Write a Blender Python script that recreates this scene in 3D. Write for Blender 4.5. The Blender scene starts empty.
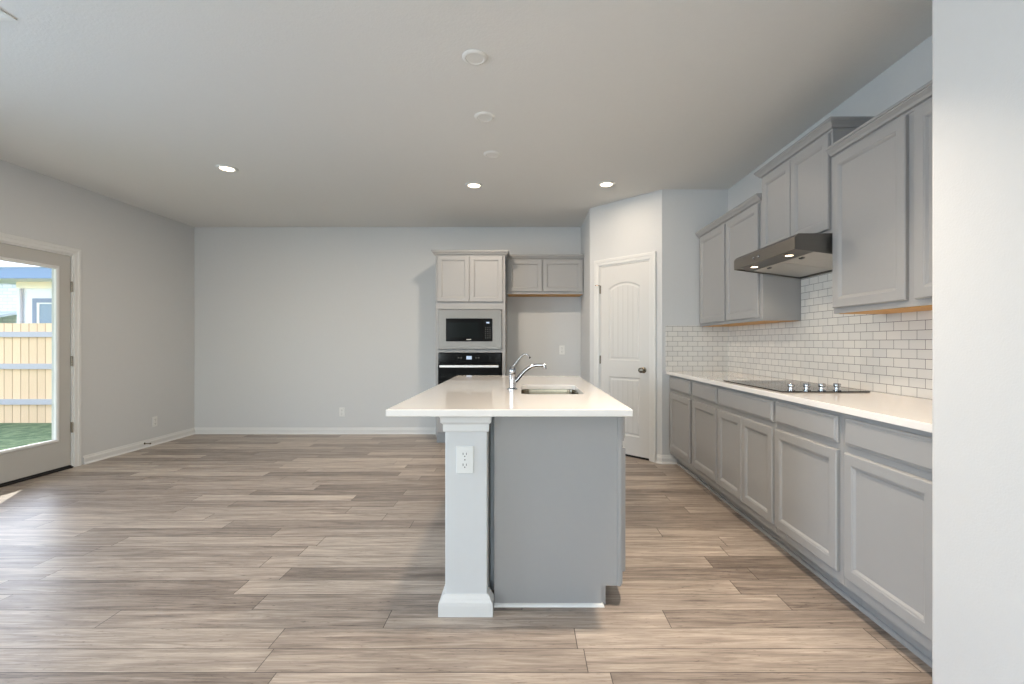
import bpy, bmesh, math, random
from mathutils import Vector, Matrix
random.seed(7)
C = bpy.context.scene.collection
PI = math.pi

# ------------------------------------------------------------------ camera
cam = bpy.data.cameras.new('camera'); cam.sensor_width = 36; cam.lens = 460/1024*36
cam.shift_x = -13.5/1024; cam.shift_y = 1.0/1024; cam.clip_start = .05
co = bpy.data.objects.new('camera', cam); C.objects.link(co)
co.location = (0, 0, 1.205); co.rotation_euler = (PI/2, 0, 0)
bpy.context.scene.camera = co
vs = bpy.context.scene.view_settings
vs.view_transform = 'Standard'; vs.look = 'None'; vs.gamma = 1; vs.use_curve_mapping = False
vs.exposure = 0.02

# ------------------------------------------------------------------ world and sun
w = bpy.data.worlds.new('sky'); bpy.context.scene.world = w; w.use_nodes = True
wn = w.node_tree.nodes; bg = wn['Background']
sky = wn.new('ShaderNodeTexSky'); sky.sky_type = 'NISHITA'; sky.sun_disc = False
sky.sun_elevation = math.radians(38); sky.sun_rotation = math.radians(-20)
sky.air_density = 1.0; sky.dust_density = 2.0
hz = wn.new('ShaderNodeMix'); hz.data_type = 'RGBA'; hz.inputs[0].default_value = .6; hz.inputs[7].default_value = (1.1, 1.05, .98, 1)
w.node_tree.links.new(sky.outputs[0], hz.inputs[6]); w.node_tree.links.new(hz.outputs[2], bg.inputs[0]); bg.inputs[1].default_value = 1.7

def lamp(name, kind, loc, energy, color, **kw):
    l = bpy.data.lights.new(name, kind); l.energy = energy; l.color = color
    for k, v in kw.items(): setattr(l, k, v)
    o = bpy.data.objects.new(name, l); C.objects.link(o); o.location = loc
    return o
sun = lamp('sun', 'SUN', (-8, 8, 6), 12.0, (1, .95, .86), angle=.01)
sun.rotation_euler = Vector((.29, -.50, -.34)).to_track_quat('-Z', 'Y').to_euler()
# added fill lamps outside the rear windows, in place of daylight
for wx, e_ in ((-3.4, 74), (.1, 54)):
    o = lamp('window_daylight', 'AREA', (wx, -3.45, 1.40), e_, (.84, .92, 1.0), shape='RECTANGLE', size=1.5, size_y=1.6)
    o.rotation_euler = (PI/2-.08, 0, 0)          # tipped slightly down into the room
o = lamp('window_daylight', 'AREA', (-4.75, .85, 1.30), 116, (.56, .73, 1.0), shape='RECTANGLE', size=1.6, size_y=1.9)  # added bluish fill lamp outside the unseen side window
o.rotation_euler = (0, -PI/2+.10, 0)
# added broad blue lamp from the garden side, for sheen on the floor
o = lamp('skylight', 'SUN', (-9, 3, 5), 1.0, (.26, .46, 1.0), angle=1.2)
o.rotation_euler = Vector((.70, -.55, -.33)).to_track_quat('-Z', 'Y').to_euler()

# ------------------------------------------------------------------ materials
def lin(c):
    r = []
    for v in c:
        v /= 255.0
        r.append(v/12.92 if v <= .04045 else ((v+.055)/1.055)**2.4)
    return (*r, 1.0)
def mat(name, rgb, rough=.5, metal=0, bump=0, bscale=200, emit=None, estr=0, vary=0, spec=.5, aniso=0, coat=0):
    m = bpy.data.materials.new(name); m.use_nodes = True
    nt = m.node_tree; p = nt.nodes['Principled BSDF']
    p.inputs['Base Color'].default_value = lin(rgb); p.inputs['Roughness'].default_value = rough
    p.inputs['Metallic'].default_value = metal; p.inputs['Specular IOR Level'].default_value = spec
    p.inputs['Coat Weight'].default_value = coat
    tc = nt.nodes.new('ShaderNodeTexCoord')
    if bump:
        n = nt.nodes.new('ShaderNodeTexNoise'); n.inputs['Scale'].default_value = bscale; n.inputs['Detail'].default_value = 3
        nt.links.new(tc.outputs['Object'], n.inputs['Vector'])
        b = nt.nodes.new('ShaderNodeBump'); b.inputs['Strength'].default_value = bump; b.inputs['Distance'].default_value = .002
        nt.links.new(n.outputs[0], b.inputs['Height']); nt.links.new(b.outputs[0], p.inputs['Normal'])
    if vary or aniso:
        n = nt.nodes.new('ShaderNodeTexNoise'); mp = nt.nodes.new('ShaderNodeMapping')
        mp.inputs['Scale'].default_value = (3, 3, 260) if aniso else (6, 6, 6)
        nt.links.new(tc.outputs['Object'], mp.inputs[0]); nt.links.new(mp.outputs[0], n.inputs['Vector'])
        mx = nt.nodes.new('ShaderNodeMix'); mx.data_type = 'RGBA'
        k = vary or .12
        mx.inputs[6].default_value = tuple(v*(1-k) for v in lin(rgb)[:3])+(1,)
        mx.inputs[7].default_value = tuple(min(1, v*(1+k)) for v in lin(rgb)[:3])+(1,)
        nt.links.new(n.outputs[0], mx.inputs[0]); nt.links.new(mx.outputs[2], p.inputs['Base Color'])
    if emit:
        p.inputs['Emission Color'].default_value = lin(emit); p.inputs['Emission Strength'].default_value = estr
    return m
M = {}
M['wall'] = mat('wall_paint', (208, 209, 208), .75, bump=.25, bscale=160, vary=.012, spec=.3)
M['ceiling'] = mat('ceiling_paint', (224, 224, 221), .85, bump=.5, bscale=90, vary=.012, spec=.2)
M['trim'] = mat('white_trim_paint', (220, 220, 217), .35, vary=.01)
M['door'] = mat('white_door_paint', (214, 213, 209), .4, vary=.01)
M['cab'] = mat('grey_cabinet_paint', (159, 159, 158), .42, bump=.05, bscale=300, vary=.015)
M['birch'] = mat('birch_plywood', (205, 150, 70), .5, vary=.15)
M['quartz'] = mat('white_quartz', (240, 236, 230), .09, vary=.015, coat=.3)
M['steel'] = mat('brushed_steel', (128, 124, 119), .38, 1, aniso=1)
M['handle'] = mat('polished_steel', (205, 203, 200), .35, 1, vary=.02)
M['chrome'] = mat('chrome', (176, 176, 178), .12, 1, vary=.01)
M['nickel'] = mat('satin_nickel', (150, 142, 128), .25, 1, vary=.02)
M['sinksteel'] = mat('sink_steel', (135, 124, 106), .24, 1, vary=.08)
M['filter'] = mat('aluminium_filter', (205, 202, 196), .55, .6, vary=.04)
M['black'] = mat('black_glass', (4, 5, 6), .1, vary=.05, spec=.25)
M['blackwin'] = mat('oven_window_glass', (6, 14, 14), .12, vary=.05, spec=.25)
M['dark'] = mat('dark_rubber', (12, 12, 12), .6, vary=.05)
M['key'] = mat('keypad_print', (120, 118, 112), .5, vary=.05)
M['display'] = mat('oven_display', (150, 165, 185), .3, emit=(170, 190, 215), estr=.6, vary=.01)
M['plastic'] = mat('white_plastic', (228, 228, 224), .35, vary=.01)
M['slot'] = mat('socket_slot', (70, 68, 66), .6, vary=.02)
M['lens'] = mat('lit_lens', (255, 240, 215), .5, emit=(255, 232, 200), estr=9, vary=.01)
M['hoodlens'] = mat('hood_lamp_lens', (255, 240, 215), .5, emit=(255, 225, 190), estr=5, vary=.01)
M['doorpaint'] = mat('patio_door_paint', (188, 186, 180), .4, vary=.01)
M['fence'] = None
M['siding'] = mat('white_siding', (225, 228, 232), .7, vary=.02)
M['cream'] = mat('cream_frieze_board', (240, 234, 216), .7, vary=.02)
M['fascia'] = mat('blue_grey_fascia', (120, 142, 172), .6, vary=.03)
M['shingle'] = mat('pale_shingles', (190, 196, 204), .9, bump=.6, bscale=12, vary=.15)
M['wintrim'] = mat('grey_window_surround', (128, 138, 158), .6, vary=.03)
M['soil'] = mat('concrete', (170, 168, 160), .9, vary=.06)

def nodes(name):
    m = bpy.data.materials.new(name); m.use_nodes = True
    nt = m.node_tree; return m, nt, nt.nodes, nt.links, nt.nodes['Principled BSDF']
def math_(nt, op, a, b=None, c=None):
    n = nt.nodes.new('ShaderNodeMath'); n.operation = op
    for i, v in enumerate((a, b, c)):
        if v is None: continue
        if isinstance(v, (int, float)): n.inputs[i].default_value = v
        else: nt.links.new(v, n.inputs[i])
    return n.outputs[0]

def floor_mat():
    m, nt, N, L, p = nodes('vinyl_plank_floor')
    tc = N.new('ShaderNodeTexCoord'); sp = N.new('ShaderNodeSeparateXYZ'); L.new(tc.outputs['Object'], sp.inputs[0])
    X, Y = sp.outputs[0], sp.outputs[1]
    pw, pl = .131, 1.22
    yy = math_(nt, 'DIVIDE', math_(nt, 'SUBTRACT', Y, .110), pw)
    row = math_(nt, 'FLOOR', yy); fy = math_(nt, 'FRACT', yy)
    wn1 = N.new('ShaderNodeTexWhiteNoise'); wn1.noise_dimensions = '1D'; L.new(row, wn1.inputs['W'])
    xx = math_(nt, 'ADD', math_(nt, 'DIVIDE', X, pl), math_(nt, 'MULTIPLY', wn1.outputs['Value'], 7.3))
    col = math_(nt, 'FLOOR', xx); fx = math_(nt, 'FRACT', xx)
    cv = N.new('ShaderNodeCombineXYZ'); L.new(row, cv.inputs[0]); L.new(col, cv.inputs[1])
    wn2 = N.new('ShaderNodeTexWhiteNoise'); wn2.noise_dimensions = '3D'; L.new(cv.outputs[0], wn2.inputs['Vector'])
    h = wn2.outputs['Value']
    def noise(sx, sy, detail, dist=0, off=31.0):
        c = N.new('ShaderNodeCombineXYZ')
        L.new(math_(nt, 'MULTIPLY', X, sx), c.inputs[0]); L.new(math_(nt, 'MULTIPLY', Y, sy), c.inputs[1])
        L.new(math_(nt, 'MULTIPLY', h, off), c.inputs[2])
        n = N.new('ShaderNodeTexNoise'); n.inputs['Scale'].default_value = 1; n.inputs['Detail'].default_value = detail
        n.inputs['Roughness'].default_value = .62; n.inputs['Distortion'].default_value = dist
        L.new(c.outputs[0], n.inputs['Vector']); return n.outputs[0]
    grain = noise(7.0, 230, 9, .5); blotch = noise(2.2, 30, 8, .8, 57.0)
    v = math_(nt, 'ADD', math_(nt, 'MULTIPLY', h, .34), math_(nt, 'ADD', math_(nt, 'MULTIPLY', grain, .75), math_(nt, 'MULTIPLY', blotch, 1.0)))
    v = math_(nt, 'SUBTRACT', v, .53)
    kn = N.new('ShaderNodeMapRange'); L.new(noise(16, 110, 6, .8, 13.0), kn.inputs[0]); kn.inputs[1].default_value = .60; kn.inputs[2].default_value = .74; kn.inputs[4].default_value = .34
    v = math_(nt, 'SUBTRACT', v, kn.outputs[0])
    r = N.new('ShaderNodeValToRGB'); L.new(v, r.inputs[0]); e = r.color_ramp.elements
    e[0].position = .12; e[0].color = lin((92, 82, 74)); e[1].position = .92; e[1].color = lin((210, 199, 184))
    for pos, c in ((.34, (134, 122, 112)), (.55, (164, 151, 139)), (.72, (188, 175, 161))):
        q = e.new(pos); q.color = lin(c)
    # joints
    dy = math_(nt, 'MULTIPLY', math_(nt, 'MINIMUM', fy, math_(nt, 'SUBTRACT', 1, fy)), pw)
    dx = math_(nt, 'MULTIPLY', math_(nt, 'MINIMUM', fx, math_(nt, 'SUBTRACT', 1, fx)), pl)
    d = math_(nt, 'MINIMUM', dx, dy)
    g = N.new('ShaderNodeMapRange'); L.new(d, g.inputs[0]); g.inputs[1].default_value = .0006; g.inputs[2].default_value = .0022
    mx = N.new('ShaderNodeMix'); mx.data_type = 'RGBA'; L.new(g.outputs[0], mx.inputs[0])
    mx.inputs[6].default_value = lin((58, 52, 47)); L.new(r.outputs[0], mx.inputs[7])
    L.new(mx.outputs[2], p.inputs['Base Color'])
    rr = math_(nt, 'ADD', math_(nt, 'MULTIPLY', grain, .2), .27); L.new(rr, p.inputs['Roughness']); p.inputs['Specular IOR Level'].default_value = .42
    b = N.new('ShaderNodeBump'); b.inputs['Strength'].default_value = .25; b.inputs['Distance'].default_value = .0015
    L.new(math_(nt, 'ADD', g.outputs[0], math_(nt, 'MULTIPLY', grain, .25)), b.inputs['Height']); L.new(b.outputs[0], p.inputs['Normal'])
    return m
M['floor'] = floor_mat()

def tile_mat(name, axis, origin, bw, rh, mortar, c1, c2, cm, rough, bumpd=.001):
    m, nt, N, L, p = nodes(name)
    tc = N.new('ShaderNodeTexCoord'); sp = N.new('ShaderNodeSeparateXYZ'); L.new(tc.outputs['Object'], sp.inputs[0])
    c = N.new('ShaderNodeCombineXYZ')
    L.new(math_(nt, 'SUBTRACT', sp.outputs[axis], origin[0]), c.inputs[0]); L.new(math_(nt, 'SUBTRACT', sp.outputs[2], origin[1]), c.inputs[1])
    b = N.new('ShaderNodeTexBrick'); L.new(c.outputs[0], b.inputs['Vector'])
    b.inputs['Scale'].default_value = 1; b.inputs['Brick Width'].default_value = bw; b.inputs['Row Height'].default_value = rh
    b.inputs['Mortar Size'].default_value = mortar; b.inputs['Mortar Smooth'].default_value = .1
    b.inputs['Color1'].default_value = lin(c1); b.inputs['Color2'].default_value = lin(c2); b.inputs['Mortar'].default_value = lin(cm)
    L.new(b.outputs['Color'], p.inputs['Base Color']); p.inputs['Roughness'].default_value = rough
    inv = math_(nt, 'SUBTRACT', 1, b.outputs['Fac'])
    bp = N.new('ShaderNodeBump'); bp.inputs['Distance'].default_value = bumpd; bp.inputs['Strength'].default_value = .6
    L.new(inv, bp.inputs['Height']); L.new(bp.outputs[0], p.inputs['Normal'])
    return m
M['tile_r'] = tile_mat('subway_tile_right', 1, (.02, .925), .1, .0495, .0013, (226, 223, 216), (217, 215, 210), (104, 100, 97), .12)
M['tile_b'] = tile_mat('subway_tile_back', 0, (.02, .925), .1, .0495, .0013, (226, 223, 216), (217, 215, 210), (104, 100, 97), .12)
M['brick'] = tile_mat('whitewashed_brick', 0, (0, 0), .4, .14, .012, (232, 232, 230), (218, 220, 222), (200, 202, 205), .9)

def plank_mat(name, axis, pitch, groove, base, dark, depth=.002, vary=.12):
    m, nt, N, L, p = nodes(name)
    tc = N.new('ShaderNodeTexCoord'); sp = N.new('ShaderNodeSeparateXYZ'); L.new(tc.outputs['Object'], sp.inputs[0])
    x = math_(nt, 'DIVIDE', sp.outputs[axis], pitch); f = math_(nt, 'FRACT', x); i = math_(nt, 'FLOOR', x)
    d = math_(nt, 'MULTIPLY', math_(nt, 'MINIMUM', f, math_(nt, 'SUBTRACT', 1, f)), pitch)
    g = N.new('ShaderNodeMapRange'); L.new(d, g.inputs[0]); g.inputs[1].default_value = groove*.3; g.inputs[2].default_value = groove
    wn_ = N.new('ShaderNodeTexWhiteNoise'); wn_.noise_dimensions = '1D'; L.new(i, wn_.inputs['W'])
    mp = N.new('ShaderNodeMapping'); mp.inputs['Scale'].default_value = (14, 14, 1.2); L.new(tc.outputs['Object'], mp.inputs[0])
    ns = N.new('ShaderNodeTexNoise'); ns.inputs['Detail'].default_value = 5; L.new(mp.outputs[0], ns.inputs['Vector'])
    k = math_(nt, 'ADD', math_(nt, 'MULTIPLY', wn_.outputs['Value'], .6), math_(nt, 'MULTIPLY', ns.outputs[0], .4))
    a = N.new('ShaderNodeMix'); a.data_type = 'RGBA'; L.new(k, a.inputs[0])
    a.inputs[6].default_value = tuple(v*(1-vary) for v in lin(base)[:3])+(1,); a.inputs[7].default_value = tuple(min(1, v*(1+vary)) for v in lin(base)[:3])+(1,)
    mx = N.new('ShaderNodeMix'); mx.data_type = 'RGBA'; L.new(g.outputs[0], mx.inputs[0]); mx.inputs[6].default_value = lin(dark); L.new(a.outputs[2], mx.inputs[7])
    L.new(mx.outputs[2], p.inputs['Base Color']); p.inputs['Roughness'].default_value = .5 if depth < .004 else .85
    b = N.new('ShaderNodeBump'); b.inputs['Distance'].default_value = depth; b.inputs['Strength'].default_value = .8
    L.new(g.outputs[0], b.inputs['Height']); L.new(b.outputs[0], p.inputs['Normal'])
    return m
M['fence'] = plank_mat('cedar_pickets', 0, .14, .008, (240, 203, 166), (190, 150, 118), .01)
M['doorplank'] = plank_mat('grooved_door_panel', 0, .062, .004, (214, 213, 209), (196, 195, 190), .002, .005)
M['rail'] = mat('weathered_fence_rail', (186, 180, 184), .8, vary=.08)

def grass_mat():
    m, nt, N, L, p = nodes('lawn_grass')
    tc = N.new('ShaderNodeTexCoord'); n = N.new('ShaderNodeTexNoise'); n.inputs['Scale'].default_value = 9; n.inputs['Detail'].default_value = 8
    L.new(tc.outputs['Object'], n.inputs['Vector']); r = N.new('ShaderNodeValToRGB'); L.new(n.outputs[0], r.inputs[0])
    r.color_ramp.elements[0].position = .3; r.color_ramp.elements[0].color = lin((58, 84, 52))
    r.color_ramp.elements[1].position = .7; r.color_ramp.elements[1].color = lin((118, 134, 96))
    L.new(r.outputs[0], p.inputs['Base Color']); p.inputs['Roughness'].default_value = 1
    b = N.new('ShaderNodeBump'); b.inputs['Distance'].default_value = .03; L.new(n.outputs[0], b.inputs['Height']); L.new(b.outputs[0], p.inputs['Normal'])
    return m
M['grass'] = grass_mat()
def glass_mat(name, tint=(1, 1, 1)):
    m = bpy.data.materials.new(name); m.use_nodes = True; nt = m.node_tree; nt.nodes.clear()
    o = nt.nodes.new('ShaderNodeOutputMaterial'); t = nt.nodes.new('ShaderNodeBsdfTransparent'); g = nt.nodes.new('ShaderNodeBsdfGlossy')
    f = nt.nodes.new('ShaderNodeFresnel'); x = nt.nodes.new('ShaderNodeMixShader')
    t.inputs[0].default_value = (*tint, 1); g.inputs['Roughness'].default_value = .01; f.inputs[0].default_value = 1.4
    ge = nt.nodes.new('ShaderNodeNewGeometry'); k = math_(nt, 'MULTIPLY', f.outputs[0], math_(nt, 'SUBTRACT', 1, ge.outputs['Backfacing']))
    nt.links.new(k, x.inputs[0]); nt.links.new(t.outputs[0], x.inputs[1]); nt.links.new(g.outputs[0], x.inputs[2]); nt.links.new(x.outputs[0], o.inputs[0])
    return m
M['glass'] = glass_mat('clear_glass', (.96, .98, .98))
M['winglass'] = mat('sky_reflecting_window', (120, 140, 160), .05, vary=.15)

# ------------------------------------------------------------------ mesh helpers
def box(bm, x0, y0, z0, x1, y1, z1):
    v = [bm.verts.new(p) for p in ((x0,y0,z0),(x1,y0,z0),(x1,y1,z0),(x0,y1,z0),(x0,y0,z1),(x1,y0,z1),(x1,y1,z1),(x0,y1,z1))]
    for f in ((0,3,2,1),(4,5,6,7),(0,1,5,4),(1,2,6,5),(2,3,7,6),(3,0,4,7)): bm.faces.new([v[i] for i in f])
    return bm
def B(*a):
    bm = bmesh.new()
    if isinstance(a[0], (tuple, list)):
        for q in a: box(bm, *q)
    else: box(bm, *a)
    return bm
def ringpanel(bm, x0, z0, x1, z1, rings, yb=0.0):
    """door / drawer front in the xz plane facing -y; rings = (inset, outward height)"""
    prev = None; first = None
    for ins, hgt in rings:
        r = [bm.verts.new((x, yb-hgt, z)) for x, z in ((x0+ins, z0+ins), (x1-ins, z0+ins), (x1-ins, z1-ins), (x0+ins, z1-ins))]
        if prev:
            for i in range(4): bm.faces.new((prev[i], prev[(i+1)%4], r[(i+1)%4], r[i]))
        else: first = r
        prev = r
    bm.faces.new(prev); bm.faces.new(first[::-1]); return bm
T = .02
DOOR = [(0, 0), (0, T-.005), (.002, T-.002), (.005, T), (.047, T), (.050, T-.002), (.055, T-.003), (.061, T-.0085), (.064, T-.011)]
DRAWER = [(0, 0), (0, T-.009), (.003, T-.007), (.010, T-.0055), (.012, T-.002), (.016, T)]
def sweep(bm, path, prof, closed=False, plane='xy', base=0.0):
    """sweep a closed profile (offset to the right of travel, height) along a 2-D path with mitred corners"""
    n = len(path); rings = []
    P = [Vector(p) for p in path]
    for i in range(n):
        a = P[i]-P[i-1] if (i > 0 or closed) else None
        b = P[(i+1) % n]-P[i] if (i < n-1 or closed) else None
        ns = [Vector((d.y, -d.x)).normalized() for d in (a, b) if d is not None]
        m = ns[0] if len(ns) == 1 else (ns[0]+ns[1])/(1+ns[0].dot(ns[1]))
        r = []
        for o, h in prof:
            q = P[i]+m*o
            r.append(bm.verts.new((q.x, q.y, base+h) if plane == 'xy' else (q.x, base-h, q.y)))
        rings.append(r)
    k = len(prof)
    for i in range(n if closed else n-1):
        r, s = rings[i], rings[(i+1) % n]
        for j in range(k): bm.faces.new((r[j], r[(j+1)%k], s[(j+1)%k], s[j]))
    if not closed: bm.faces.new(rings[0][::-1]); bm.faces.new(rings[-1])
    bmesh.ops.recalc_face_normals(bm, faces=bm.faces[:]); return bm
def lathe(bm, prof, seg=24, mtx=None):
    rings = []; mtx = mtx or Matrix()
    for r, z in prof:
        rings.append([bm.verts.new(mtx @ Vector((max(r, 1e-5)*math.cos(2*PI*i/seg), max(r, 1e-5)*math.sin(2*PI*i/seg), z))) for i in range(seg)])
    for a, b in zip(rings, rings[1:]):
        for i in range(seg): bm.faces.new((a[i], a[(i+1)%seg], b[(i+1)%seg], b[i]))
    bm.faces.new(rings[0][::-1]); bm.faces.new(rings[-1])
    bmesh.ops.recalc_face_normals(bm, faces=bm.faces[:]); return bm
def tube(bm, pts, rad, seg=12):
    P = [Vector(p) for p in pts]; rings = []; R = rad if isinstance(rad, (list, tuple)) else [rad]*len(P)
    t0 = (P[1]-P[0]).normalized(); up = Vector((0, 0, 1)) if abs(t0.z) < .9 else Vector((0, 1, 0))
    u = t0.cross(up).normalized()
    for i, p in enumerate(P):
        t = (P[min(i+1, len(P)-1)]-P[max(i-1, 0)]).normalized()
        u = (u-t*u.dot(t)).normalized(); v = t.cross(u)
        rings.append([bm.verts.new(p+R[i]*(u*math.cos(2*PI*k/seg)+v*math.sin(2*PI*k/seg))) for k in range(seg)])
    for a, b in zip(rings, rings[1:]):
        for k in range(seg): bm.faces.new((a[k], a[(k+1)%seg], b[(k+1)%seg], b[k]))
    bm.faces.new(rings[0][::-1]); bm.faces.new(rings[-1])
    bmesh.ops.recalc_face_normals(bm, faces=bm.faces[:]); return bm
def spline(pts, n=6):
    P = [Vector(p) for p in pts]; out = []
    for i in range(len(P)-1):
        a, b, c, d = P[max(i-1, 0)], P[i], P[i+1], P[min(i+2, len(P)-1)]
        for k in range(n):
            t = k/n; out.append(.5*((2*b)+(c-a)*t+(2*a-5*b+4*c-d)*t*t+(3*b-a-3*c+d)*t**3))
    return out+[P[-1]]
def prism(bm, poly, y0, y1):
    """polygon in xz extruded along y"""
    a = [bm.verts.new((x, y0, z)) for x, z in poly]; b = [bm.verts.new((x, y1, z)) for x, z in poly]
    n = len(poly)
    for i in range(n): bm.faces.new((a[i], a[(i+1)%n], b[(i+1)%n], b[i]))
    bm.faces.new(a[::-1]); bm.faces.new(b); bmesh.ops.recalc_face_normals(bm, faces=bm.faces[:]); return bm
def rrect(x0, y0, x1, y1, r, n=6):
    out = []
    for cx, cy, a0 in ((x1-r, y1-r, 0), (x0+r, y1-r, 90), (x0+r, y0+r, 180), (x1-r, y0+r, 270)):
        for k in range(n+1):
            a = math.radians(a0+90*k/n); out.append((cx+r*math.cos(a), cy+r*math.sin(a)))
    return out
def fill_holes(bm, loops):
    es = []
    for lp in loops:
        for i in range(len(lp)):
            e = bm.edges.get((lp[i], lp[(i+1) % len(lp)])) or bm.edges.new((lp[i], lp[(i+1) % len(lp)])); es.append(e)
    bmesh.ops.triangle_fill(bm, edges=es, use_beauty=True, use_dissolve=False)
def slab_hole(x0, y0, x1, y1, z0, z1, holes):
    """horizontal slab with holes"""
    bm = bmesh.new(); outs = [[(x0, y0), (x1, y0), (x1, y1), (x0, y1)]]+holes
    tops = [[bm.verts.new((x, y, z1)) for x, y in l] for l in outs]; bots = [[bm.verts.new((x, y, z0)) for x, y in l] for l in outs]
    for t, b in zip(tops, bots):
        n = len(t)
        for i in range(n): bm.faces.new((t[i], t[(i+1)%n], b[(i+1)%n], b[i]))
    fill_holes(bm, tops); fill_holes(bm, bots)
    bmesh.ops.recalc_face_normals(bm, faces=bm.faces[:]); return bm

def obj(name, bm, m, parent=None, bevel=0, smooth=False, loc=None, rotz=None, label=None, cat=None, group=None, kind=None):
    me = bpy.data.meshes.new(name); bm.to_mesh(me); bm.free()
    me.materials.append(M[m] if isinstance(m, str) else m)
    if smooth:
        for p in me.polygons: p.use_smooth = True
        me.set_sharp_from_angle(angle=math.radians(40))
    o = bpy.data.objects.new(name, me); C.objects.link(o)
    if parent: o.parent = parent
    if bevel:
        b = o.modifiers.new('bevel', 'BEVEL'); b.width = bevel; b.segments = 2; b.limit_method = 'ANGLE'
    if loc: o.location = loc
    if rotz is not None: o.rotation_euler = (0, 0, rotz)
    for k, v in (('label', label), ('category', cat), ('group', group), ('kind', kind)):
        if v: o[k] = v
    return o
def thing(name, label, cat, loc=(0, 0, 0), rotz=0, group=None):
    o = bpy.data.objects.new(name, None); C.objects.link(o); o.empty_display_size = .1
    o.location = loc; o.rotation_euler = (0, 0, rotz); o['label'] = label; o['category'] = cat
    if group: o['group'] = group
    return o
def struct(name, bm, m, bevel=0, loc=None, rotz=None): return obj(name, bm, m, None, bevel, loc=loc, rotz=rotz, kind='structure')
def dup(root, loc, rotz=None, label=None, group=None):
    r = root.copy(); C.objects.link(r); r.location = loc
    if rotz is not None: r.rotation_euler = (0, 0, rotz)
    if label: r['label'] = label
    if group: r['group'] = group
    for ch in list(root.children):
        c = ch.copy(); C.objects.link(c); c.parent = r
        for g in ch.children:
            d = g.copy(); C.objects.link(d); d.parent = c
    return r

# ------------------------------------------------------------------ room shell
H = 2.74; XL = -4.39; XR = 2.025; YB = 6.10; YR = -3.2; YK = 4.60; t = .12
XA = .735; P0 = (XA, 5.24); P1 = (1.365, YK)
CT = .925                                                       # countertop height
struct('floor', B(XL-.02, YR, -.1, XR+t, YB+t, 0), 'floor')
struct('ceiling', B(XL-t, YR-t, H, XR+t, YB+t, H+.1), 'ceiling')
DY0, DY1, DZ = 3.505, 4.47, 2.065                               # patio door opening
WY0, WY1, WZ0, WZ1 = -.1, 1.8, .5, 2.1                           # added side window, out of view, to light the right side
struct('wall_left', B((XL-t, YR, -.1, XL, WY0, H), (XL-t, WY1, -.1, XL, DY0, H), (XL-t, WY0, -.1, XL, WY1, WZ0), (XL-t, WY0, WZ1, XL, WY1, H), (XL-t, DY1, -.1, XL, YB+t, H), (XL-t, DY0, DZ, XL, DY1, H)), 'wall')
struct('wall_back', B(XL, YB, 0, XA+t, YB+t, H), 'wall')
struct('wall_alcove', B(XA, P0[1]+.02, 0, XA+t, YB, H), 'wall')
PL = math.hypot(P1[0]-P0[0], P1[1]-P0[1]); PA = math.atan2(P1[1]-P0[1], P1[0]-P0[0])
pdx0, pdx1 = .135, .765                                         # pantry door opening along the diagonal
def prism_z(bm, poly, z0, z1):
    a = [bm.verts.new((x, y, z0)) for x, y in poly]; b = [bm.verts.new((x, y, z1)) for x, y in poly]; n = len(poly)
    for i in range(n): bm.faces.new((a[i], a[(i+1)%n], b[(i+1)%n], b[i]))
    bm.faces.new(a[::-1]); bm.faces.new(b); bmesh.ops.recalc_face_normals(bm, faces=bm.faces[:]); return bm
bm = prism_z(bmesh.new(), [(0, 0), (pdx0, 0), (pdx0, t), (.0, t)], 0, H)
prism_z(bm, [(pdx1, 0), (PL, 0), (PL, t), (pdx1, t)], 0, H); box(bm, pdx0, 0, 2.06, pdx1, t, H)
struct('wall_pantry', bm, 'wall', loc=(P0[0], P0[1], 0), rotz=PA)
struct('wall_corner', B(P1[0], YK, 0, XR+t, YK+t, H), 'wall')
struct('wall_right', B(XR, YR, 0, XR+t, YK, H), 'wall')
XS = 1.373
struct('wall_end', B(XS, .15, 0, XR, 1.56, H), 'wall', bevel=.012)
# rear wall behind the camera; its two windows are added to light the room
wins = [(-4.2, -2.6), (-.7, .9)]; wz0, wz1 = .65, 2.25
struct('wall_rear', B((XL-t, YR-t, 0, wins[0][0], YR, H), (wins[0][1], YR-t, 0, wins[1][0], YR, H), (wins[1][1], YR-t, 0, XR+t, YR, H),
       *[(a, YR-t, 0, b, YR, wz0) for a, b in wins], *[(a, YR-t, wz1, b, YR, H) for a, b in wins]), 'wall')
for i, (a, b) in enumerate(wins):
    y = YR-.08
    f = struct('window_%d' % (i+1), B((a, y, wz0, a+.05, y+.04, wz1), (b-.05, y, wz0, b, y+.04, wz1), (a+.05, y, wz0, b-.05, y+.04, wz0+.05),
               (a+.05, y, wz1-.05, b-.05, y+.04, wz1), (a+.05, y, 1.43, b-.05, y+.04, 1.47)), 'trim')
    obj('pane', B(a+.05, y+.018, wz0+.05, b-.05, y+.022, wz1-.05), 'glass', f)

f = struct('window_3', B(*[(XL-.09, a, c, XL-.05, b, d) for a, b, c, d in ((WY0, WY0+.05, WZ0, WZ1), (WY1-.05, WY1, WZ0, WZ1), (WY0+.05, WY1-.05, WZ0, WZ0+.05), (WY0+.05, WY1-.05, WZ1-.05, WZ1), (.83, .87, WZ0+.05, WZ1-.05))]), 'trim')  # unseen window, put in for light from the left
obj('pane', B(XL-.072, WY0+.05, WZ0+.05, XL-.068, WY1-.05, WZ1-.05), 'glass', f)

BBP = [(0, 0), (.014, 0), (.014, .055), (.010, .066), (.006, .070), (.006, .078), (.002, .085), (0, .085)]
SHOE = [(.014, 0), (.026, 0), (.024, .008), (.018, .014), (.014, .016)]
def baseboard(name, path):
    bm = sweep(bmesh.new(), path, BBP); sweep(bm, path, SHOE); struct(name, bm, 'trim')
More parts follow.
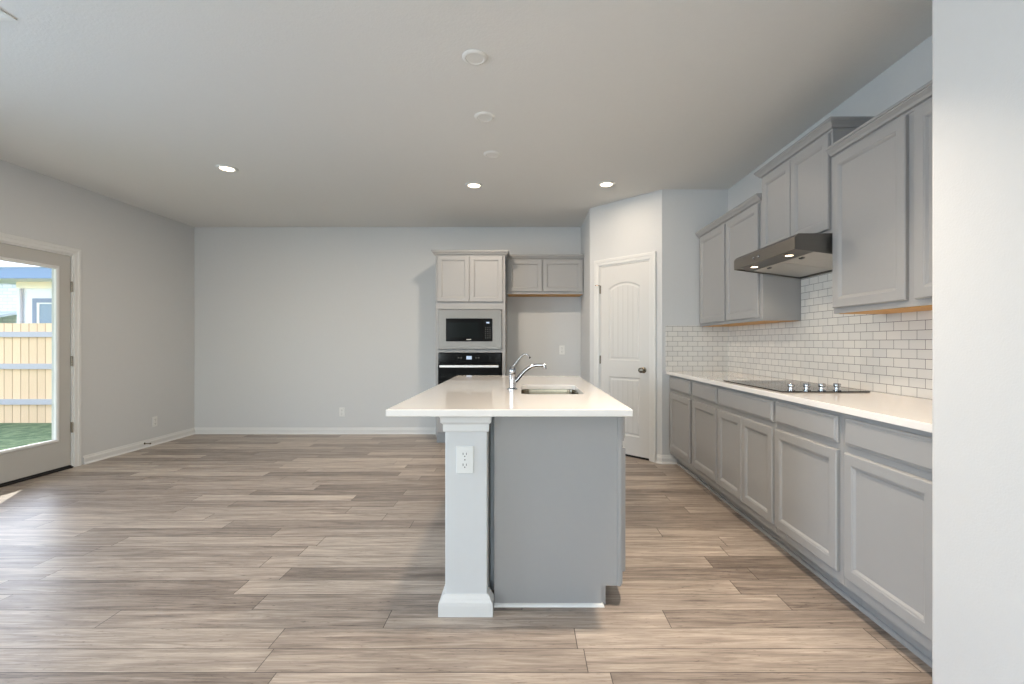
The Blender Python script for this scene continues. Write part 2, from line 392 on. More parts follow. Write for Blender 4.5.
# path direction so that the room is on the right
baseboard('baseboard_left', [(XL, DY1+.09), (XL, YB-.0135)])
baseboard('baseboard_back', [(XL, YB), (-1.078, YB)])
baseboard('baseboard_alcove', [(-.215, YB), (XA, YB), P0, (P0[0]+.05*math.cos(PA), P0[1]+.05*math.sin(PA))])
baseboard('baseboard_corner', [(P0[0]+.845*math.cos(PA), P0[1]+.845*math.sin(PA)), P1, (1.512, YK)])
baseboard('baseboard_right', [(XR, 0.14), (XR, YR)])
baseboard('baseboard_front', [(XL, YR), (XL, DY0-.09)])

CAS = [(0, 0), (0, .010), (.008, .012), (.030, .013), (.036, .017), (.060, .018), (.066, .014), (.068, 0)]
# ---- glazed patio door in the left wall (local x -> +Y, local -y -> +X into the room)
d1 = thing('door_1', 'x', 'x'); del d1['label']; del d1['category']; d1['kind'] = 'structure'
d1.location = (XL, DY0, 0); d1.rotation_euler = (0, 0, PI/2); W = DY1-DY0
# travelling up the left side with the opening on the LEFT keeps the profile outside: go clockwise seen from -y
bm = sweep(bmesh.new(), [(W-.004, 0), (W-.004, DZ-.004), (.004, DZ-.004), (.004, 0)], CAS, plane='xz'); obj('casing', bm, 'trim', d1)
obj('jamb', B((0, 0, 0, .02, t, DZ), (W-.02, 0, 0, W, t, DZ), (.02, 0, DZ-.02, W-.02, t, DZ)), 'trim', d1)
sx0, sx1, sz0, sz1 = .025, W-.025, .028, 2.042
gx0, gx1, gz0, gz1 = .165, .800-.025, .295, 1.905
gx1 = 4.31-DY0
bm = bmesh.new(); yd = .006; th = .044
for x0, z0, x1, z1 in ((sx0, sz0, gx0, sz1), (gx1, sz0, sx1, sz1), (gx0, sz0, gx1, gz0), (gx0, gz1, gx1, sz1)): box(bm, x0, yd, z0, x1, yd+th, z1)
bmesh.ops.remove_doubles(bm, verts=bm.verts[:], dist=1e-5)
sl = obj('door_slab', bm, 'doorpaint', d1, bevel=0)
GL = [(-.004, 0), (-.004, .008), (.004, .011), (.016, .010), (.020, .006), (.034, .004), (.036, 0)]
GL2 = [(-.006, -.018), (-.006, .004), (.002, .010), (.014, .011), (.022, .007), (.025, 0), (0, -.001), (0, -.018)]
bm = sweep(bmesh.new(), [(gx1, gz0), (gx1, gz1), (gx0, gz1), (gx0, gz0)], GL2, closed=True, plane='xz', base=yd); obj('glazing_frame', bm, 'trim', d1)
obj('pane', B(gx0, yd+.018, gz0, gx1, yd+.024, gz1), 'glass', d1)
obj('threshold', B((.02, -.018, 0, W-.02, t+.05, .014), (.02, .0, .0, W-.02, .06, .024)), 'dark', d1, bevel=.003)
for z in (.39, 1.03, 1.75):
    hg = bmesh.new(); lathe(hg, [(.0065, z-.05), (.0065, z+.05)], 10, Matrix.Translation((W-.022, -.004, 0)))
    box(hg, W-.0235, -.002, z-.05, W-.0195, .02, z+.05); obj('hinge', hg, 'nickel', d1, smooth=True)
hd = bmesh.new(); lathe(hd, [(.03, 0), (.03, .008), (.012, .012), (.012, .05)], 20, Matrix.Translation((.085, yd, .98)) @ Matrix.Rotation(PI/2, 4, 'X'))
tube(hd, [(.085, yd-.05, .98), (.14, yd-.052, .98), (.19, yd-.05, .978)], [.011, .009, .008]); obj('door_handle', hd, 'nickel', d1, smooth=True)
db = bmesh.new(); lathe(db, [(.03, 0), (.03, .008), (.015, .014), (.015, .03)], 20, Matrix.Translation((.085, yd, 1.12)) @ Matrix.Rotation(PI/2, 4, 'X')); obj('deadbolt', db, 'nickel', d1, smooth=True)

# ---- white two panel pantry door on the diagonal wall
d2 = thing('door_2', 'x', 'x'); del d2['label']; del d2['category']; d2['kind'] = 'structure'
d2.location = (P0[0], P0[1], 0); d2.rotation_euler = (0, 0, PA)
obj('casing', sweep(bmesh.new(), [(pdx1+.004, 0), (pdx1+.004, 2.064), (pdx0-.004, 2.064), (pdx0-.004, 0)], CAS, plane='xz'), 'trim', d2)
obj('jamb', B((pdx0, .0, 0, pdx0+.012, t, 2.06), (pdx1-.012, .0, 0, pdx1, t, 2.06), (pdx0+.012, .0, 2.048, pdx1-.012, t, 2.06)), 'trim', d2)
ax0, ax1, az0, az1 = pdx0+.015, pdx1-.015, .022, 2.045; yf = .004
wd = ax1-ax0; px0, px1 = ax0+.105, ax1-.105
def arch(x0, x1, z0, z1, rise, n=14):
    if rise <= 0: return [(x0, z0), (x1, z0), (x1, z1), (x0, z1)]
    pts = [(x0, z0), (x1, z0)]; hw = (x1-x0)/2; R = (hw*hw+rise*rise)/(2*rise); cx = (x0+x1)/2
    for k in range(n+1):
        x = x1-(x1-x0)*k/n; pts.append((x, z1-rise+math.sqrt(R*R-(x-cx)**2)-(R-rise)))
    return pts
panels = [arch(px0, px1, 1.02, 1.86, .06), arch(px0, px1, .22, .84, 0)]
def inset(poly, d):
    n = len(poly); out = []
    for i in range(n):
        a, b, c = Vector(poly[i-1]), Vector(poly[i]), Vector(poly[(i+1) % n])
        n1 = Vector((-(b-a).y, (b-a).x)).normalized(); n2 = Vector((-(c-b).y, (c-b).x)).normalized()
        out.append(tuple(b+(n1+n2)/(1+n1.dot(n2))*d))
    return out
bm = bmesh.new()
outer = [(ax0, az0), (ax1, az0), (ax1, az1), (ax0, az1)]
fr = [bm.verts.new((x, yf, z)) for x, z in outer]; bk = [bm.verts.new((x, yf+.035, z)) for x, z in outer]
for i in range(4): bm.faces.new((fr[i], fr[(i+1)%4], bk[(i+1)%4], bk[i]))
bm.faces.new(bk)
loops = [fr]
for pn in panels:
    prev = [bm.verts.new((x, yf, z)) for x, z in pn]; loops.append(prev); n = len(pn)
    for dd, yy in ((.006, .006), (.012, .008), (.022, .008), (.034, .003)):
        cur = [bm.verts.new((x, yf+yy, z)) for x, z in inset(pn, dd)]
        for i in range(n): bm.faces.new((prev[i], prev[(i+1)%n], cur[(i+1)%n], cur[i]))
        prev = cur
fill_holes(bm, loops); bmesh.ops.recalc_face_normals(bm, faces=bm.faces[:]); obj('door_slab', bm, 'door', d2)
for pn in panels:
    q = inset(pn, .034); bm = bmesh.new()
    prism(bm, q, yf+.003, yf+.02); obj('door_panel', bm, 'doorplank', d2)
for z in (.25, 1.02, 1.80):
    hg = bmesh.new(); lathe(hg, [(.006, z-.045), (.006, z+.045)], 10, Matrix.Translation((pdx0+.010, -.006, 0)))
    box(hg, pdx0+.004, -.004, z-.045, pdx0+.016, .003, z+.045); obj('hinge', hg, 'nickel', d2, smooth=True)
ds = bmesh.new(); tube(ds, [(pdx0+.008, -.006, 1.845), (pdx0-.01, -.03, 1.847), (pdx0-.035, -.04, 1.847)], .004, 8); obj('hinge_stop', ds, 'nickel', d2, smooth=True)
kb = bmesh.new(); lathe(kb, [(.032, 0), (.032, .006), (.014, .012), (.011, .03), (.02, .036), (.028, .048), (.026, .062), (.012, .068), (.001, .069)], 24,
      Matrix.Translation((ax1-.062, yf, .925)) @ Matrix.Rotation(PI/2, 4, 'X')); obj('door_knob', kb, 'nickel', d2, smooth=True)
obj('door_sweep', B(ax0, yf+.004, .0, ax1, yf+.03, .02), 'dark', d2)

# ------------------------------------------------------------------ backsplash tiles
struct('wall_tile_right', B((XR-.008, 1.56, CT, XR, YK-.0, 1.372), (XR-.008, 2.602, 1.372, XR, 3.368, 1.80)), 'tile_r')
struct('wall_tile_corner', B(P1[0]+.035, YK-.008, CT, XR-.008, YK, 1.378), 'tile_b')

# ------------------------------------------------------------------ cabinets (local x along the run, -y outwards, z up)
CROWN = [(0, 0), (.006, 0), (.008, .010), (.020, .014), (.026, .026), (.036, .036), (.040, .040), (.040, .046), (.046, .048), (.046, .060), (0, .060)]
def front(root, x0, z0, x1, z1, kind='door', y=0.0):
    return obj('door' if kind == 'door' else 'drawer', ringpanel(bmesh.new(), x0, z0, x1, z1, DOOR if kind == 'door' else DRAWER, y), 'cab', root)
def wall_cabinet(label, loc, rotz, wd, dp, zb, zt, doors, crownz, left=True, right=True, group='grey upper wall cabinets', lapz=None):
    r = thing('wall_cabinet', label, 'cabinet', loc, rotz, group)
    obj('carcass', B(0, 0, zb, wd, dp, zt), 'cab', r, bevel=.0015)
    obj('underside', B(.018, .02, zb-.003, wd-.018, dp-.01, zb+.001), 'birch', r).__setitem__('label', 'bare wood underside')
    for x0, x1, z0, z1 in doors: front(r, x0, z0, x1, z1)
    path = ([(0, dp)] if left else []) + [(0, 0), (wd, 0)] + ([(wd, dp)] if right else [])
    obj('crown_moulding', sweep(bmesh.new(), path, CROWN, base=crownz), 'cab', r)
    return r
XF = 1.74; UD = XR-XF-.001
wall_cabinet('grey two-door upper cabinet in the kitchen corner, left of the range hood', (XF, YK-.009, 0), -PI/2, YK-.009-3.372, UD, 1.37, 2.29,
             [(.045, .605, 1.395, 2.238), (.632, 1.180, 1.395, 2.238)], 2.243, left=False, right=False)
wall_cabinet('short grey two-door upper cabinet mounted higher, directly above the range hood', (XF, 3.368, 0), -PI/2, .766, UD, 1.83, 2.45,
             [(.014, .372, 1.853, 2.398), (.380, .750, 1.853, 2.398)], 2.404)
wall_cabinet('grey two-door upper cabinet right of the range hood, cut off by near wall', (XF, 2.598, 0), -PI/2, 1.034, UD, 1.37, 2.29,
             [(.016, .512, 1.400, 2.238), (.560, 1.015, 1.400, 2.238)], 2.243, left=False, right=False)
# cabinet above the refrigerator alcove
wall_cabinet('low grey two-door cabinet hung above the empty refrigerator alcove, beside the oven tower', (-.240, 5.79, 0), 0, XA-.002+.240, YB-5.79-.001, 1.82, 2.30,
             [(.020, .448, 1.850, 2.250), (.458, .958, 1.850, 2.250)], 2.252, left=False, right=False)

def base_cabinet(label, y1, y0, fx0, fx1, double=False):
    wd = y1-y0; r = thing('base_cabinet', label, 'cabinet', (1.44, y1, 0), -PI/2, 'grey base cabinets under the right countertop')
    dp = XR-1.44-.001
    obj('carcass', B(0, 0, .108, wd, dp, CT-.031), 'cab', r, bevel=.0015)
    tk = B(0, .078, 0, wd, .095, .108); sweep(tk, [(0, .078), (wd, .078)], [(0, 0), (.012, 0), (.010, .010), (.004, .018), (0, .020)])
    obj('toe_kick', tk, 'cab', r)
    front(r, fx0, .748, fx1, .870, 'drawer')
    if double:
        m = (fx0+fx1)/2; front(r, fx0, .160, m-.002, .716); front(r, m+.002, .160, fx1, .716)
    else: front(r, fx0, .160, fx1, .716)
    return r
base_cabinet('grey base cabinet at the far end of the run, against the corner wall', YK-.001, 3.955, .060, .612)
base_cabinet('single-door grey base cabinet, second from the far corner, left of the cooktop', 3.953, 3.421, .030, .520)
base_cabinet('wide grey base cabinet with a pair of doors, directly under the cooktop', 3.419, 2.641, .010, .766, True)
base_cabinet('single-door grey base cabinet just right of the double-door cabinet under the cooktop', 2.639, 2.081, .012, .535)
base_cabinet('nearest grey base cabinet, meeting the white wall end at the right', 2.079, 1.562, .024, .490)
ct = obj('countertop', slab_hole(1.402, 1.562, XR-.009, YK-.009, CT-.03, CT, []), 'quartz', bevel=.003,
         label='long white quartz countertop running along the tiled right wall', cat='countertop')

# cooktop
ck = thing('cooktop', 'black glass electric cooktop with four knobs set in the right countertop', 'cooktop', (1.45, 2.60, CT))
obj('glass_surface', B(0, 0, .0005, .50, .77, .007), 'black', ck, bevel=.002)
for cx, cy, rr in ((.14, .25, .085), (.36, .25, .07), (.14, .56, .07), (.36, .56, .095)):
    mt = Matrix.Translation((cx, cy, .0072)); bm = bmesh.new()
    for r0 in (rr,):
        a = [bm.verts.new(mt @ Vector((r0*math.cos(k*PI/24), r0*math.sin(k*PI/24), 0))) for k in range(48)]
        b = [bm.verts.new(mt @ Vector(((r0-.003)*math.cos(k*PI/24), (r0-.003)*math.sin(k*PI/24), 0))) for k in range(48)]
        for k in range(48): bm.faces.new((a[k], a[(k+1)%48], b[(k+1)%48], b[k]))
    obj('burner_ring', bm, 'key', ck)
for x in (.085, .175, .262, .350):
    k = bmesh.new(); mt = Matrix.Translation((x, .058, .007))
    lathe(k, [(.021, 0), (.021, .004), (.014, .006), (.013, .018), (.018, .022), (.0195, .036), (.017, .040), (.001, .041)], 24, mt)
    kn = obj('knob', k, 'chrome', ck, smooth=True)

# ------------------------------------------------------------------ range hood
rh = thing('range_hood', 'stainless steel under-cabinet range hood with two lit lamps above the cooktop', 'range hood', (XR-.009, 3.365, 0), -PI/2)
L_ = .76; fx = XR-.009-1.525                                  # local y: 0 at the wall, -fx at the front
zf0, zf1, zbk = 1.738, 1.806, 1.672
bm = bmesh.new()
sec = [(0, 1.826), (-fx+.26, 1.826), (-fx+.02, 1.826), (-fx, 1.806), (-fx, zf0), (-fx+.004, zf0-.002), (-fx+.004, zf0+.014), (-.012, zbk+.014), (-.012, zbk), (0, zbk)]
def ribbon(sec, x0, x1, bm):
    a = [bm.verts.new((x0, y, z)) for y, z in sec]; b = [bm.verts.new((x1, y, z)) for y, z in sec]; n = len(sec)
    for i in range(n): bm.faces.new((a[i], a[(i+1)%n], b[(i+1)%n], b[i]))
    bm.faces.new(a[::-1]); bm.faces.new(b); bmesh.ops.recalc_face_normals(bm, faces=bm.faces[:]); return bm
ribbon(sec, .006, L_-.006, bm)
side = [(0, 1.826), (-fx+.02, 1.826), (-fx, 1.806), (-fx, zf0), (0, zbk)]
ribbon(side, 0, .006, bm); ribbon(side, L_-.006, L_, bm)
obj('hood_shell', bm, 'steel', rh)
def und(y): return zf0+.014+(zbk-zf0)*(y+fx)/fx      # underside height
def slope_box(x0, x1, ya, yb, h, top=.0):
    bm = bmesh.new(); return ribbon([(ya, und(ya)+top), (yb, und(yb)+top), (yb, und(yb)-h), (ya, und(ya)-h)], x0, x1, bm)
obj('lamp_strip', slope_box(.010, L_-.010, -fx+.008, -fx+.125, .008), 'steel', rh)
for x0 in (.012, L_/2+.004):
    fl = obj('grease_filter', slope_box(x0, x0+L_/2-.016, -fx+.135, -.02, .006), 'filter', rh, bevel=.002)
    gp = obj('filter_pull', slope_box(x0+.16, x0+.20, -fx+.15, -fx+.165, .012), 'chrome', fl)
for x in (.17, .59):
    yc = -fx+.065; b_ = bmesh.new(); mt = Matrix.Translation((x, yc, und(yc)-.008)) @ Matrix.Rotation(PI, 4, 'X')
    rg = obj('hood_lamp', lathe(b_, [(.030, 0), (.030, .002), (.024, .003), (.001, .003)], 24, mt), 'steel', rh, smooth=True)
    b_ = bmesh.new(); mt = Matrix.Translation((x, yc, und(yc)-.0112)) @ Matrix.Rotation(PI, 4, 'X')
    obj('lens', lathe(b_, [(.022, 0), (.022, .001), (.001, .0015)], 24, mt), 'hoodlens', rg)
    lo = lamp('hood_lamp_light', 'SPOT', (XR-.009+yc, 3.365-x, und(yc)-.02), 3.5, (1, .82, .6), spot_size=2.4, spot_blend=.8, shadow_soft_size=.02)
for x in (.30, .36):
    b_ = bmesh.new(); mt = Matrix.Translation((x, -fx, 1.770)) @ Matrix.Rotation(PI/2, 4, 'X')
    obj('control_button', lathe(b_, [(.009, 0), (.009, .006), (.007, .009), (.001, .0095)], 16, mt), 'chrome', rh, smooth=True)

# ------------------------------------------------------------------ oven tower
TX0, TX1, TY = -1.073, -.243, 5.49
tw = thing('oven_tower_cabinet', 'tall grey cabinet tower housing the microwave and wall oven on the back wall', 'cabinet', (TX0, TY, 0))
Wt = TX1-TX0
obj('carcass', B((0, 0, .10, .035, YB-TY-.001, 2.29), (Wt-.035, 0, .10, Wt, YB-TY-.001, 2.29), (.035, YB-TY-.02, .10, Wt-.035, YB-TY-.001, 2.29),
    (.035, 0, 1.608, Wt-.035, YB-TY-.02, 2.29), (.035, 0, 1.092, Wt-.035, YB-TY-.02, 1.128), (.035, 0, .10, Wt-.035, YB-TY-.02, .365)), 'cab', tw)
obj('toe_kick', B(0, .075, 0, Wt, .09, .10), 'cab', tw)
front(tw, .022, 1.695, .404, 2.243); front(tw, .408, 1.695, .802, 2.243)
front(tw, .018, .130, Wt-.018, .345, 'drawer')
obj('crown_moulding', sweep(bmesh.new(), [(0, YB-TY-.001), (0, 0), (Wt, 0), (Wt, YB-TY-.001-.31)], CROWN, base=2.247), 'cab', tw)
mw = thing('microwave', 'built-in black microwave with a wide stainless steel trim frame', 'microwave', (TX0+.036, TY, 1.134))
mwW, mwH = .752, .468
bm = bmesh.new(); ix0, ix1, iz0, iz1 = .090, .645, .089, .364
box(bm, 0, -.018, 0, mwW, -.001, iz0); box(bm, 0, -.018, iz1, mwW, -.001, mwH); box(bm, 0, -.018, iz0, ix0, -.001, iz1); box(bm, ix1, -.018, iz0, mwW, -.001, iz1)
bmesh.ops.remove_doubles(bm, verts=bm.verts[:], dist=1e-5)
obj('trim_frame', bm, 'steel', mw)
obj('oven_body', B(ix0+.002, -.004, iz0-.01+.012, ix1-.002, .38, iz1-.002), 'dark', mw)
dr = obj('microwave_door', B(ix0+.002, -.022, iz0+.002, ix1-.105, -.004, iz1-.002), 'black', mw, bevel=.002)
obj('door_window', B(ix0+.04, -.0232, iz0+.045, ix1-.16, -.022, iz1-.045), 'blackwin', dr)
obj('badge', B(ix0+.245, -.0228, iz0+.020, ix0+.300, -.022, iz0+.028), 'plastic', dr)
cp = obj('control_panel', B(ix1-.103, -.022, iz0+.002, ix1-.002, -.004, iz1-.002), 'black', mw, bevel=.002)
obj('display', B(ix1-.075, -.0232, iz1-.060, ix1-.038, -.022, iz1-.042), 'display', cp)
obj('keypad', B(*[(ix1-.088+c*.026, -.0228, iz0+.04+r_*.024, ix1-.076+c*.026, -.022, iz0+.046+r_*.024) for c in range(3) for r_ in range(6)]), 'key', cp)

ov = thing('wall_oven', 'black glass wall oven with a bar handle, below the microwave', 'oven', (TX0+.036, TY, .370))
ovH = 1.083-.370
obj('oven_body', B(.01, -.001, .005, .742, .55, ovH-.005), 'dark', ov)
pn = obj('control_panel', B(0, -.025, .600, .752-.006, -.002, ovH), 'black', ov, bevel=.002)
obj('display', B(.335, -.0262, .640, .398, -.025, .680), 'display', pn)
for x in (.235, .265, .44, .47): obj('touch_key', B(x, -.0258, .655, x+.018, -.025, .661), 'key', pn)
dd = obj('oven_door', B(0, -.035, .0, .746, -.002, .596), 'black', ov, bevel=.003)
obj('door_window', B(.10, -.0362, .10, .646, -.035, .475), 'blackwin', dd)
hb = bmesh.new(); box(hb, .025, -.083, .545, .72, -.066, .575); box(hb, .05, -.067, .552, .075, -.035, .568); box(hb, .67, -.067, .552, .695, -.035, .568)
obj('handle', hb, 'handle', dd, bevel=.004)

# ------------------------------------------------------------------ island
isl = thing('island_cabinet', 'grey kitchen island cabinet with a plain end panel below the white top', 'cabinet', (0, 2.108, 0))
ix0, ix1, IL = -.143, .447, 1.76
obj('carcass', B((ix0, .012, .095, ix0+.018, IL, CT-.031), (ix1-.018, .012, .095, ix1, IL, CT-.031), (ix0+.018, .012, .095, ix1-.018, .030, CT-.031), (ix0+.018, IL-.018, .095, ix1-.018, IL, CT-.031), (ix0+.018, .03, .095, ix1-.018, IL-.018, .113), (ix0, .012, 0, ix1-.078, IL, .095)), 'cab', isl)
bm = prism(bmesh.new(), [(ix0, 0), (.349, 0), (.349, .093), (.436, .093), (.436, CT-.031), (ix0, CT-.031)], 0, .011)
obj('end_panel', bm, 'cab', isl)
bm = B(.422, -.005, .093, .438, 0, CT-.031)
obj('corner_bead', bm, 'cab', isl)
sh = sweep(bmesh.new(), [(ix0, 0), (.349, 0), (.349, .02)], [(0, 0), (.012, 0), (.008, .008), (.003, .012), (0, .013)]); obj('shoe_moulding', sh, 'trim', isl)
def side_front(x0, z0, x1, z1, prof, nm):
    o = obj(nm, ringpanel(bmesh.new(), x0, z0, x1, z1, prof), 'cab', isl, loc=(.447, 0, 0), rotz=PI/2); return o
xs = [.03, .46, .88, 1.30, 1.73]
for a, b in zip(xs, xs[1:]):
    side_front(a+.006, .748, b-.006, .870, DRAWER, 'drawer'); side_front(a+.006, .140, b-.006, .716, DOOR, 'door')
# drywall half wall with a trimmed post at each end
kw = thing('island_half_wall', 'white half wall with trimmed square post carrying the island top', 'half wall', (0, 2.047, 0))
obj('wall_panel', B(-.300, .198, 0, -.145, 1.625, CT-.031), 'wall', kw)
def ring_path(x0, y0, x1, y1): return [(x0, y0), (x1, y0), (x1, y1), (x0, y1)]
CAP = [(0, -.083), (.006, -.083), (.008, -.078), (.008, -.050), (.012, -.046), (.018, -.040), (.018, -.030), (.019, -.020), (.025, -.008), (.026, 0), (0, 0)]
BAS = [(0, 0), (.026, 0), (.026, .045), (.024, .060), (.016, .068), (.014, .076), (.006, .088), (0, .090)]
for k, y in enumerate((0, 1.623)):
    px = (-.358, y, -.170, y+.196)
    ps = obj('post', B(px[0], px[1], 0, px[2], px[3], CT-.031), 'wall', kw, bevel=.006)
    # outline travelled so that the outside is on the right; it stops at the cabinet's end panels
    path = [(px[0], .196), (px[0], 0), (px[2], 0), (px[2], .054)] if k == 0 else [(px[2], y+.196), (px[0], y+.196), (px[0], y)]
    obj('post_cap', sweep(bmesh.new(), path, CAP, base=CT-.031), 'trim', ps)
    obj('post_base', sweep(bmesh.new(), path, BAS), 'trim', ps)
IX0, IX1, IY0, IY1 = -.588, .452, 1.934, 3.985
hole = rrect(-.025, 2.52, .325, 3.07, .05)
obj('countertop', slab_hole(IX0, IY0, IX1, IY1, CT-.03, CT, [hole]), 'quartz', bevel=.003,
    label='white quartz island countertop with a sink cut-out', cat='countertop')
# sink
bm = bmesh.new(); prev = None
for ins, z, r in ((-.012, -.031, .06), (.001, -.031, .05), (.003, -.05, .05), (.008, -.19, .05), (.02, -.215, .05), (.05, -.225, .04), (.13, -.229, .03)):
    cur = [bm.verts.new((x, y, CT+z)) for x, y in rrect(-.025+ins, 2.52+ins, .325-ins, 3.07-ins, r)]
    if prev:
        for i in range(len(cur)): bm.faces.new((prev[i], prev[(i+1)%len(cur)], cur[(i+1)%len(cur)], cur[i]))
    prev = cur
bm.faces.new(prev); bmesh.ops.recalc_face_normals(bm, faces=bm.faces[:])
# outside skin
for f in bm.faces: f.normal_flip()
sk = thing('sink', 'stainless steel undermount sink bowl set in the island top', 'sink', (0, 0, 0))
so = obj('basin', bm, 'sinksteel', sk, smooth=True); so.modifiers.new('s', 'SOLIDIFY').thickness = .0012; so.modifiers['s'].offset = 1
obj('drain', lathe(bmesh.new(), [(.045, .0), (.045, .003), (.036, .003), (.03, -.002), (.001, -.002)], 28, Matrix.Translation((.150, 2.82, CT-.226))), 'chrome', sk, smooth=True)
# faucet
fa = thing('faucet', 'chrome single-lever kitchen faucet standing beside the island sink', 'faucet', (-.078, 2.78, CT))
obj('base', lathe(bmesh.new(), [(.031, .0005), (.031, .005), (.026, .009), (.022, .011), (.001, .011)], 28), 'chrome', fa, smooth=True)
obj('body', lathe(bmesh.new(), [(.021, .011), (.020, .03), (.021, .07), (.023, .09), (.020, .094), (.022, .100), (.022, .118), (.016, .132), (.006, .142), (.001, .144)], 28), 'chrome', fa, smooth=True)
sp_ = spline([(.006, 0, .040), (.03, 0, .062), (.07, 0, .108), (.11, 0, .136), (.15, 0, .146), (.185, 0, .144)], 8)
st = obj('spout', tube(bmesh.new(), sp_, [.012+(.010-.012)*i/len(sp_) for i in range(len(sp_))], 16), 'chrome', fa, smooth=True)
obj('aerator', tube(bmesh.new(), [(.180, 0, .146), (.192, 0, .143), (.194, 0, .126), (.194, 0, .122)], [.011, .0125, .012, .011], 16), 'chrome', st, smooth=True)
lv = spline([(.0, 0, .135), (.02, 0, .160), (.05, 0, .198), (.075, 0, .213), (.092, 0, .206), (.104, 0, .192)], 6)
lo = obj('lever', tube(bmesh.new(), lv, [.007-.003*i/len(lv) for i in range(len(lv))], 12), 'chrome', fa, smooth=True)
obj('lever_tip', tube(bmesh.new(), [(.102, 0, .194), (.106, 0, .188)], .0062, 12), 'dark', lo, smooth=True)

# ------------------------------------------------------------------ outlets and fittings
def outlet(label, loc, rotz, w=.072, h=.118, dup_=True):
    o = thing('electrical_outlet', label, 'outlet', loc, rotz, 'white wall outlets')
    obj('cover_plate', ringpanel(bmesh.new(), -w/2, -h/2, w/2, h/2, [(0, .0002), (0, .003), (.003, .006)]), 'plastic', o)
    for s in (1, -1):
        bm = bmesh.new(); prism(bm, [(x, z+s*.024) for x, z in rrect(-.017, -.015, .017, .015, .010)], -.0085, -.006)
        sc = obj('socket', bm, 'plastic', o)
        sl_ = B((-.009, -.0089, s*.024-.002, -.006, -.0085, s*.024+.008), (.006, -.0089, s*.024-.002, .0085, -.0085, s*.024+.008))
        lathe(sl_, [(.0028, 0), (.0028, .0004)], 10, Matrix.Translation((0, -.0085, s*.024-.008)) @ Matrix.Rotation(PI/2, 4, 'X'))
        obj('slots', sl_, 'slot', sc)
    obj('screw', lathe(bmesh.new(), [(.003, 0), (.002, .001)], 10, Matrix.Translation((0, -.006, 0)) @ Matrix.Rotation(PI/2, 4, 'X')), 'nickel', o)
    return o
def px(x, y, Y): return ((x-525.5)*Y/460, 1.205-(y-343)*Y/460)
x, z = px(465, 459.5, 2.047); outlet('white double outlet on the front of the island post', (x, 2.047, z), 0, .078, .121)
x, z = px(342, 412, YB); outlet('white outlet low on the bare back wall', (x, YB, z), 0)
Yo = 4.39*460/(525.5-154.7); outlet('white outlet low on the left wall between glazed door and corner', (XL, Yo, 1.205-78.5*Yo/460), PI/2)
x, z = px(562, 350, YB); outlet('white outlet on the back wall inside the refrigerator alcove', (x, YB, z), 0)
Yo = 4.39*460/(525.5-143.3)
dsx = bmesh.new(); lathe(dsx, [(.012, 0), (.012, .003), (.005, .005), (.005, .06), (.008, .062), (.008, .072), (.001, .073)], 14, Matrix.Rotation(PI/2, 4, 'Y'))
ds_ = obj('door_stop', dsx, 'nickel', smooth=True, label='small metal door stop on the left baseboard', cat='door stop'); ds_.location = (XL+.013, Yo, .050)

# ceiling lights
def can(loc, label, group):
    o = thing('ceiling_light', label, 'light', loc, 0, group)
    obj('trim_ring', lathe(bmesh.new(), [(.085, 0), (.085, -.004), (.080, -.008), (.062, -.010), (.056, -.004), (.056, 0)], 36), 'plastic', o, smooth=True)
    obj('lens', lathe(bmesh.new(), [(.0555, -.001), (.0555, -.005), (.001, -.006)], 36), 'lens', o)
    return o
CANS = [((-2.62, 4.04), 'lit recessed ceiling light nearest the left wall, over the open floor'),
        ((-.50, 4.47), 'lit recessed ceiling light in front of the oven tower'),
        ((.78, 4.44), 'lit recessed ceiling light above the pantry door')]
def can_lamp(x, y, e, col=(1, .83, .66), sp=PI):
    lamp('downlight', 'AREA', (x, y, H-.015), e, col, shape='DISK', size=.11, spread=sp)
c0 = None
for (x, y), lb in CANS:
    if c0 is None: c0 = can((x, y, H), lb, 'lit recessed lights'); 
    else: dup(c0, (x, y, H), 0, lb, 'lit recessed lights')
    can_lamp(x, y, {-2.62: 15, -.50: 25, .78: 5.5}[x])
# added lights, unseen, behind and right above the camera, to light the room
for (x, y), e in (((-2.6, 1.2), 12), ((-2.6, -1.6), 12), ((-.5, -1.6), 14), ((.72, 1.95), 17), ((-.5, 1.7), 8)):
    dup(c0, (x, y, H), 0, 'recessed ceiling light above the viewer', 'recessed lights behind the viewer'); can_lamp(x, y, e, sp=1.7 if x > 0 else PI)
cv = None
for (x, y), r_, lb in (((-.272, 2.47), .066, 'largest and nearest of three round white ceiling cover plates above the island'),
                 ((-.278, 3.12), .066, 'middle of three round white ceiling cover plates above the island'),
                 ((-.272, 3.74), .066, 'farthest of three round white ceiling cover plates above the island')):
    if cv is None:
        cv = obj('ceiling_cover_plate', lathe(bmesh.new(), [(.068, 0), (.068, -.003), (.062, -.008), (.050, -.010), (.047, -.007), (.001, -.007)], 40), 'plastic', smooth=True,
                 loc=(x, y, H), label=lb, cat='cover plate', group='blank cover plates over the island')
    else:
        o = cv.copy(); C.objects.link(o); o.location = (x, y, H); o['label'] = lb
vt = thing('ceiling_vent', 'white rectangular ceiling air vent at the top left', 'vent', (-2.56, 2.03, H))
obj('frame', B((-.15, -.15, -.008, .15, -.125, 0), (-.15, .125, -.008, .15, .15, 0), (-.15, -.125, -.008, -.125, .125, 0), (.125, -.125, -.008, .15, .125, 0)), 'plastic', vt, bevel=.002)
obj('backing', B(-.125, -.125, -.002, .125, .125, 0), 'slot', vt)
for k in range(9):
    y = -.112+k*.028; bm = ribbon([(y-.010, -.001), (y-.008, -.001), (y+.012, -.007), (y+.010, -.007)], -.125, .125, bmesh.new()); obj('slat', bm, 'plastic', vt)

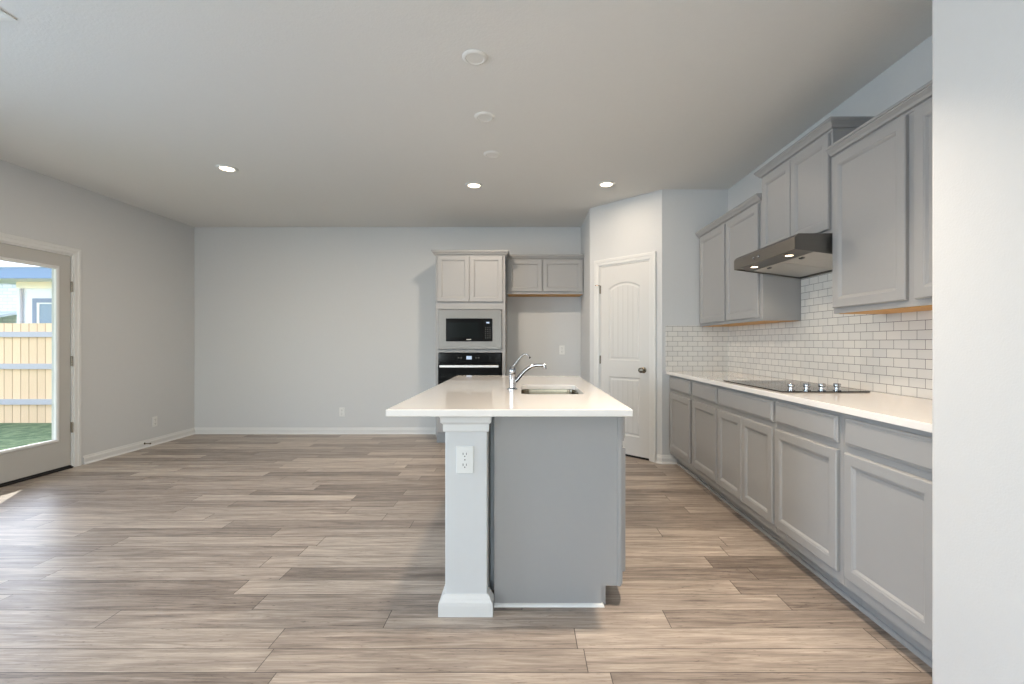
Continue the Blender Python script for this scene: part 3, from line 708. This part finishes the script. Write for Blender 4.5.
# ------------------------------------------------------------------ outside
struct('ground', B(-40, -6, -.35, XL-t, 45, -.15), 'grass')
struct('patio_slab', B(-5.7, 1.0, -.15, XL-t, 5.0, -.04), 'soil')
struct('patio_roof', B(-6.1, 0.5, 2.55, XL-t, 6.4, 2.70), 'trim')  # added unseen roof, sized to narrow the sun patch indoors
fc = thing('fence', 'light cedar picket privacy fence with three rails behind the lawn', 'fence', (-5.2, 7.8, -.15))
Fx = -11
obj('pickets', B(Fx, .0, 0, 0.5, .016, 1.69), 'fence', fc)
for z in (.36, .96, 1.50):
    obj('rail', B(Fx, -.04, z-.045, 0.5, -.001, z+.045), 'rail', fc)
hs = thing('neighbour_house', 'neighbouring house with white siding, blue-grey eave and grey-trimmed window', 'house', (-15.45, 14.0, -.15))
obj('wall', B(0, 0, 0, 12, 6, 3.2), 'siding', hs)
obj('frieze_board', B(-.02, -.03, 3.02, 12, 0, 3.22), 'cream', hs)
obj('corner_board', B(0, -.03, 0, .13, 0, 3.02), 'siding', hs)
obj('downspout', tube(bmesh.new(), [(.17, -.06, 0), (.17, -.06, 3.0)], .035, 8), 'rail', hs)
obj('fascia', B(-3.6, -.75, 3.22, 12.6, -.70, 3.54), 'fascia', hs)
obj('soffit', B(-3.6, -.70, 3.215, 12.6, .4, 3.24), 'siding', hs)
bm = ribbon([(-.78, 3.54), (3.2, 4.9), (7.2, 3.54)], -3.6, 12.6, bmesh.new()); obj('roof', bm, 'shingle', hs)
wn_ = obj('window', B((.49, -.05, 1.1, .61, 0, 2.71), (.61, -.05, 2.58, 2.0, 0, 2.71), (1.88, -.05, 1.1, 2.0, 0, 2.58)), 'wintrim', hs)
obj('sash', B((.61, -.04, 1.1, .69, 0, 2.58), (.69, -.04, 2.54, 1.88, 0, 2.58)), 'trim', wn_)
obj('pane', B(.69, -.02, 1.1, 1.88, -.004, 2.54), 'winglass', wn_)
h2 = thing('brick_house', 'whitewashed brick house further left behind the fence with a low lean-to roof', 'house', (-27, 19.0, -.15))
obj('wall', B(0, 0, 0, 6.1, 6, 3.9), 'brick', h2)
obj('roof', ribbon([(-.4, 3.9), (3, 5.6), (6.4, 3.9)], -.4, 6.2, bmesh.new()), 'shingle', h2)
obj('lean_to_roof', ribbon([(-1.6, 2.25), (0, 2.65), (0, 2.55), (-1.6, 2.15)], 2.5, 6.1, bmesh.new()), 'shingle', h2)
